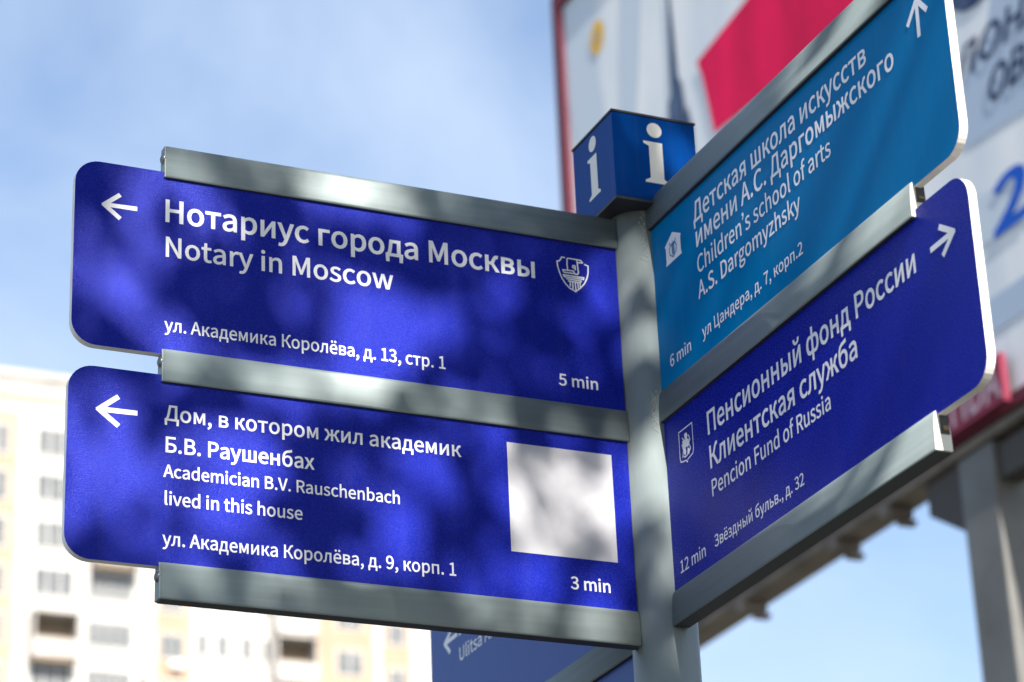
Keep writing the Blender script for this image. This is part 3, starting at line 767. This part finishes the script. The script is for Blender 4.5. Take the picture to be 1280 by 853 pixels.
# left arm, upper panel
p = panel(fr_front, -1, 0.0405, 0.7321, *ZP[0], M['blue'], 'upper left blue panel pointing to the notary, dappled by tree shade')
W = M['white']
def put(text, u0, u1, z, cap, par, fr, bold=10):
    lettering('lettering', text, u0, u1 - u0, z, cap, fr, FN, W, par, bold)
put('Нотариус города Москвы', -.6242 - .003, -.1505, 3.2120, .0280, p, fr_front, 13)
put('Notary in Moscow', -.6236 - .0025, -.3405, 3.1670, .0250, p, fr_front, 10)
put('ул. Академика Королёва, д. 13, стр. 1', -.6235, -.2755, 3.0727, .0158, p, fr_front, 9)
put('5 min', -.1285, -.0743, 3.0726, .0148, p, fr_front, 12)
arrow([[(-.6960, 3.2218), (-.6600, 3.2222)], [(-.6800, 3.2360), (-.6975, 3.2216), (-.6795, 3.2074)]], fr_front, W, p, 0.0054)
k1, k2 = 7.68e-5, 7.66e-5
def emb(x, y): return (-.1227 + (x - 85) * k1, 3.2397 - (y - 235 - .135 * (x - 85)) * k2)
EM = [[(225, 170), (170, 163), (150, 205), (120, 235), (85, 235), (95, 330), (120, 430), (160, 540), (220, 640), (290, 715), (390, 775), (470, 720),
       (550, 640), (600, 550), (630, 450), (638, 315), (575, 290)],
      [(270, 400), (262, 300), (265, 200), (285, 183), (460, 208), (510, 220), (540, 262), (455, 258)], [(440, 208), (458, 440), (440, 470), (395, 465), (370, 410), (180, 390), (200, 435), (365, 455)],
      [(360, 350), (360, 315), (400, 315), (405, 350), (375, 360)], [(405, 350), (405, 390)],
      [(185, 480), (550, 530), (540, 560), (205, 515), (185, 480)], [(240, 550), (500, 590), (480, 620), (270, 590)],
      [(300, 600), (300, 680)], [(345, 605), (345, 725)], [(390, 610), (395, 750)], [(435, 615), (440, 715)], [(475, 620), (475, 690)]]
stroke_mesh('emblem', [[emb(*q) for q in ln] for ln in EM], 0.0017, fr_front, FN, W, p)

# left arm, lower panel
p = panel(fr_front, -1, 0.0405, 0.7335, *ZP[1], M['blue'], 'lower left blue panel with a blank white square sticker beside its text')
put('Дом, в котором жил академик', -.6222, -.2600, 2.9624, .0184, p, fr_front, 10)
put('Б.В. Раушенбах', -.6222, -.4435, 2.9242, .0182, p, fr_front, 12)
put('Academician B.V. Rauschenbach', -.6222, -.3380, 2.8941, .0146, p, fr_front, 10)
put('lived in this house', -.6220, -.4578, 2.8612, .0152, p, fr_front, 10)
put('ул. Академика Королёва, д. 9, корп. 1', -.6225, -.2705, 2.8136, .0154, p, fr_front, 9)
put('3 min', -.1262, -.0730, 2.8130, .0150, p, fr_front, 12)
arrow([[(-.6970, 2.9660), (-.6555, 2.9664)], [(-.6772, 2.9824), (-.6983, 2.9659), (-.6766, 2.9495)]], fr_front, W, p, 0.0058)
flat_mesh('square_sticker', [[(-.2007, 2.8515), (-.0628, 2.8517), (-.0633, 2.9890), (-.2008, 2.9889)]], fr_front, FN, M['sticker'], p)

# right arm, upper panel
def put_r(text, u0, u1, z, cap, par, bold=10): put(text, u0, u1, z, cap, par, fr_side, bold)
p = panel(fr_side, 1, 0.0400, 0.7205, ZP[0][0] + DZ, ZP[0][1] + DZ, M['teal'], 'teal panel pointing to a children’s school of arts')
put_r('Детская школа искусств', .1510, .5640, 3.2444, .0262, p)
put_r('имени А.С. Даргомыжского', .1515, .6170, 3.2112, .0262, p)
put_r('Children’s school of arts', .1515, .4750, 3.1762, .0225, p, 7)
put_r('A.S. Dargomyzhsky', .1505, .4000, 3.1440, .0217, p, 9)
put_r('ул Цандера, д. 7, корп.2', .1530, .3975, 3.0915, .0152, p, 8)
put_r('6 min', .0665, .1245, 3.0892, .0150, p, 7)
arrow([[(.6680, 3.2210), (.6695, 3.2600)], [(.6500, 3.2430), (.6695, 3.2630), (.6860, 3.2425)]], fr_side, W, p, 0.0064)
hs = [(.0745, 3.2210), (.1165, 3.2210), (.1150, 3.2270), (.1150, 3.2440), (.1172, 3.2478), (.0955, 3.2595), (.0738, 3.2478), (.0760, 3.2440), (.0760, 3.2270)]
em = flat_mesh('emblem', [hs], fr_side, FN, W, p)
LY = [[(.0870, 3.2475), (.0890, 3.2440), (.0855, 3.2380), (.0870, 3.2310), (.0950, 3.2262), (.1030, 3.2310), (.1045, 3.2380), (.1010, 3.2440), (.1030, 3.2475)],
      [(.0930, 3.2300), (.0930, 3.2450)], [(.0955, 3.2290), (.0955, 3.2470)], [(.0980, 3.2300), (.0980, 3.2450)], [(.0885, 3.2430), (.1015, 3.2430)]]
stroke_mesh('emblem_lyre', LY, 0.0015, fr_side, FN + 0.0003, M['teal'], p)

# right arm, lower panel
p = panel(fr_side, 1, 0.0400, 0.7205, ZP[1][0] + DZ, ZP[1][1] + DZ, M['blue'], 'lower right blue panel pointing to a pension fund office')
put_r('Пенсионный фонд России', .1455, .6175, 2.9697, .0278, p, 12)
put_r('Клиентская служба', .1455, .4900, 2.9272, .0272, p, 12)
put_r('Pencion Fund of Russia', .1460, .4265, 2.8925, .0200, p, 9)
put_r('Звёздный бульв., д. 32', .1445, .3565, 2.8310, .0142, p, 6)
put_r('12 min', .0565, .1240, 2.8286, .0150, p, 7)
arrow([[(.6463, 2.9800), (.6870, 2.9810)], [(.6655, 2.9965), (.6885, 2.9810), (.6670, 2.9655)]], fr_side, W, p, 0.0064)
SH = [[(.0765, 3.0000), (.1110, 3.0000), (.1108, 2.9670), (.1085, 2.9620), (.1020, 2.9605), (.0955, 2.9595), (.0935, 2.9560), (.0910, 2.9595), (.0830, 2.9605), (.0775, 2.9620), (.0760, 2.9670), (.0765, 3.0000)],
      [(.0850, 2.9900), (.0900, 2.9840), (.1000, 2.9780), (.1040, 2.9700), (.0990, 2.9660)], [(.0830, 2.9820), (.0860, 2.9740), (.0830, 2.9660)], [(.1010, 2.9880), (.1040, 2.9800)],
      [(.0860, 2.9660), (.0900, 2.9640), (.0960, 2.9650)]]
BL = [[(.0900, 2.9930), (.0960, 2.9935), (.0985, 2.9890), (.0965, 2.9850), (.0910, 2.9860)],
      [(.0845, 2.9860), (.0905, 2.9860), (.1000, 2.9840), (.1030, 2.9790), (.0990, 2.9745), (.0900, 2.9760), (.0850, 2.9790)],
      [(.0850, 2.9780), (.0910, 2.9770), (.0930, 2.9700), (.0900, 2.9650), (.0870, 2.9690)], [(.0970, 2.9740), (.1020, 2.9700), (.1000, 2.9640), (.0950, 2.9660)]]
stroke_mesh('emblem', SH, 0.0015, fr_side, FN, W, p, BL)

# rear arm behind the left signs
p = panel(fr_side, -1, 0.0400, 0.7150, ZP[1][0] + DZ, ZP[1][1] + DZ, M['blue_sheen'], 'blue street name panel with a left arrow, behind and below the left signs')
put_r('Улица Академика', -.6130, -.2850, 2.9620, .0262, p)
put_r('Ulitsa Akademika', -.6130, -.3600, 2.9245, .0190, p, 8)
arrow([[(-.6600, 2.9655), (-.6185, 2.9660)], [(-.6350, 2.9800), (-.6620, 2.9655), (-.6450, 2.9490)]], fr_side, W, p, 0.0068)
p = panel(fr_side, -1, 0.0400, 0.7150, 2.5286 + DZ, 2.7581 + DZ, M['blue_sheen'], 'lowest blue panel on the rear arm, cut off by the picture edge')

# ---------------------------------------------------------------- the street tree whose shade falls on the signs
M['leaf'] = mat('spring_leaves', (0.07, 0.11, 0.035), 0.6, var=(0.10, 0.14, 0.04), var_scale=3)
M['bark'] = mat('bark', (0.13, 0.10, 0.075), 0.9, var=(0.08, 0.06, 0.045), var_scale=9, bump=0.6, bump_scale=40)
TC = Vector((-0.35, -0.01, 2.98)) + S * 6.3           # middle of the crown
TB = Vector((TC.x - 2.3, TC.y - 0.6, 0))
tree = thing('street_tree', 'leafy street tree beside the signpost casting dappled shade on it', 'tree', TB)

# sunlit gaps on the signs: x, z, half width, half height, strength (measured on the panels, metres)
GAPS = [(-0.678, 3.169, 0.038, 0.071, 0.85), (-0.583, 3.241, 0.044, 0.031, 0.6), (-0.494, 3.172, 0.045, 0.047, 0.6), (-0.365, 3.108, 0.049, 0.047, 1), (-0.256, 3.135, 0.029, 0.034, 0.5), (-0.187, 3.166, 0.032, 0.032, 0.4), (-0.108, 3.129, 0.022, 0.043, 0.6), (-0.057, 3.213, 0.016, 0.044, 0.7), (-0.704, 3.084, 0.028, 0.03, 0.6), (-0.596, 3.065, 0.029, 0.018, 0.35), (-0.45, 3.065, 0.025, 0.014, 0.4), (-0.607, 3.29, 0.027, 0.021, 0.9), (-0.392, 3.29, 0.057, 0.022, 1), (-0.266, 3.298, 0.015, 0.02, 0.45), (-0.503, 3.29, 0.014, 0.017, 0.3), (-0.127, 3.296, 0.067, 0.013, 0.25), (-0.581, 3.034, 0.038, 0.018, 0.85), (-0.446, 3.032, 0.055, 0.018, 0.95), (-0.244, 3.032, 0.033, 0.021, 1), (-0.098, 3.03, 0.043, 0.015, 0.4), (-0.356, 3.032, 0.025, 0.014, 0.4), (-0.705, 2.918, 0.033, 0.066, 0.85), (-0.662, 2.847, 0.041, 0.035, 0.75), (-0.533, 2.91, 0.046, 0.053, 1), (-0.613, 2.93, 0.023, 0.038, 0.5), (-0.568, 2.844, 0.042, 0.025, 0.7), (-0.369, 2.871, 0.026, 0.039, 0.75), (-0.303, 2.938, 0.026, 0.06, 0.95), (-0.341, 2.826, 0.036, 0.024, 0.7), (-0.222, 2.814, 0.041, 0.034, 0.8), (-0.151, 2.816, 0.042, 0.02, 0.6), (-0.05, 2.938, 0.017, 0.062, 0.85), (-0.417, 2.954, 0.024, 0.024, 0.4), (-0.236, 2.977, 0.021, 0.02, 0.3), (-0.146, 2.917, 0.053, 0.045, 0.5), (-0.593, 2.778, 0.022, 0.02, 0.85), (-0.472, 2.769, 0.033, 0.021, 0.9), (-0.362, 2.766, 0.019, 0.019, 0.6), (-0.214, 2.766, 0.039, 0.021, 1), (-0.091, 2.768, 0.036, 0.022, 0.8), (-0.419, 2.817, 0.024, 0.019, 0.35)]
# around the pole and where the light for the right arm's outer end passes
for z in (2.86, 2.98, 3.14, 3.22):
    GAPS.append((0.020, z, 0.022, 0.05, 0.85))
for z in (2.2, 2.3, 2.4, 2.5, 2.6, 2.7):
    GAPS.append((0.066, z, 0.035, 0.07, 1.0))
GAPS += [(0.03, 3.37, 0.02, 0.02, 0.6), (-0.02, 3.40, 0.015, 0.02, 0.4)]

def gap_light(x, z):
    v = 0.0
    for gx, gz, a, b, s in GAPS:
        d = ((x - gx) / (a + 0.012)) ** 2 + ((z - gz) / (b + 0.012)) ** 2
        if d < 4:
            v = max(v, s * (1.0 if d < 0.7 else math.exp(-(d - 0.7) * 1.6)))
    return v

rt = random.Random(23)
verts, faces = [], []
def leaf(c, r):
    ax = Vector((rt.gauss(0, 1), rt.gauss(0, 1), rt.gauss(0, 1))).normalized()
    n = (S * 0.9 + ax).normalized()
    t1 = n.orthogonal().normalized()
    t1 = (Matrix.Rotation(rt.uniform(0, 6.28), 3, n) @ t1)
    t2 = n.cross(t1)
    i = len(verts)
    for a, b in ((1.25, 0), (0.35, 0.6), (-0.7, 0.5), (-1.1, 0), (-0.7, -0.5), (0.35, -0.6)):
        verts.append(c + t1 * (a * r) + t2 * (b * r) + n * (0.15 * r * abs(b)))
    faces.append((i, i + 1, i + 2, i + 3))
    faces.append((i, i + 3, i + 4, i + 5))

X0, X1, ZZ0, ZZ1 = -0.95, 0.40, 2.12, 3.60
LAM = 2.9                                     # mean number of leaves a sunbeam meets outside the gaps
for _ in range(8000):
    x, z = rt.uniform(X0, X1), rt.uniform(ZZ0, ZZ1)
    keep = min(1.0, -math.log(max(gap_light(x, z), 0.11)) / LAM)
    r = rt.uniform(0.019, 0.034)
    t = rt.uniform(3.9, 6.0)
    if rt.random() < keep:
        leaf(Vector((x, -0.012, z)) + S * t, r)
def hits_sign(c):
    t = (c.y + 0.012) / S.y
    q = c - S * t
    return X0 < q.x < X1 and ZZ0 < q.z < ZZ1
clumps = []
for _ in range(330):
    d = Vector((rt.gauss(0, 1), rt.gauss(0, 1), rt.gauss(0, 1))).normalized() * rt.random() ** 0.4
    clumps.append(TC + Vector((d.x * 4.0, d.y * 2.9, d.z * 2.8)))
for cl in clumps:
    for _ in range(95):
        c = cl + Vector((rt.gauss(0, .32), rt.gauss(0, .32), rt.gauss(0, .26)))
        if not hits_sign(c):
            leaf(c, rt.uniform(0.06, 0.10))
me = bpy.data.meshes.new('foliage')
me.from_pydata([v - TB for v in verts], [], faces)
link('foliage', me, M['leaf'], tree)

def limb(bm, pts, r0, r1, seg=10):
    prev = None
    n = len(pts)
    for i, p in enumerate(pts):
        d = (pts[min(i + 1, n - 1)] - pts[max(i - 1, 0)]).normalized()
        a = d.orthogonal().normalized()
        b = d.cross(a)
        r = r0 + (r1 - r0) * i / (n - 1)
        ring = [bm.verts.new(p + (a * math.cos(6.2832 * k / seg) + b * math.sin(6.2832 * k / seg)) * r) for k in range(seg)]
        if prev:
            for k in range(seg):
                bm.faces.new((prev[k], prev[(k + 1) % seg], ring[(k + 1) % seg], ring[k]))
        prev = ring
bm = bmesh.new()
top = TC - TB
limb(bm, [Vector((0, 0, -0.05)), Vector((0.03, 0.05, 1.5)), Vector((0.1, 0.02, 3.2)), Vector((0.25, 0.1, top.z - 1.6)), Vector((0.4, 0.0, top.z + 0.8))], 0.19, 0.06)
for k in range(14):
    a = k * 2.4
    h = 3.6 + k * 0.28
    s0 = Vector((0.15 + k * 0.02, 0.05 + k * .01, h))
    e = top + Vector((math.cos(a) * 1.9, math.sin(a) * 1.8, -1.0 + (k % 5) * 0.55))
    mid = (s0 + e) / 2 + Vector((0, 0, 0.25))
    if not any(hits_sign(TB + s0.lerp(e, q / 20) + Vector((0, 0, 0.5 * q / 20 * (1 - q / 20) * 2))) for q in range(21)):
        limb(bm, [s0, mid, e], 0.06, 0.012, 7)
for k in range(34):                            # thin twigs over the signs
    q = Vector((rt.uniform(X0, X1), -0.012, rt.uniform(2.6, 3.6)))
    a = q + S * rt.uniform(4.0, 5.8) - TB
    d = Vector((rt.gauss(0, 1), rt.gauss(0, .4), rt.gauss(0, 0.8))).normalized() * rt.uniform(0.3, 0.6)
    limb(bm, [a, a + d * 0.5 + Vector((0, 0, 0.03)), a + d], 0.011, 0.004, 5)
from_bm('trunk', bm, M['bark'], tree, smooth=True)
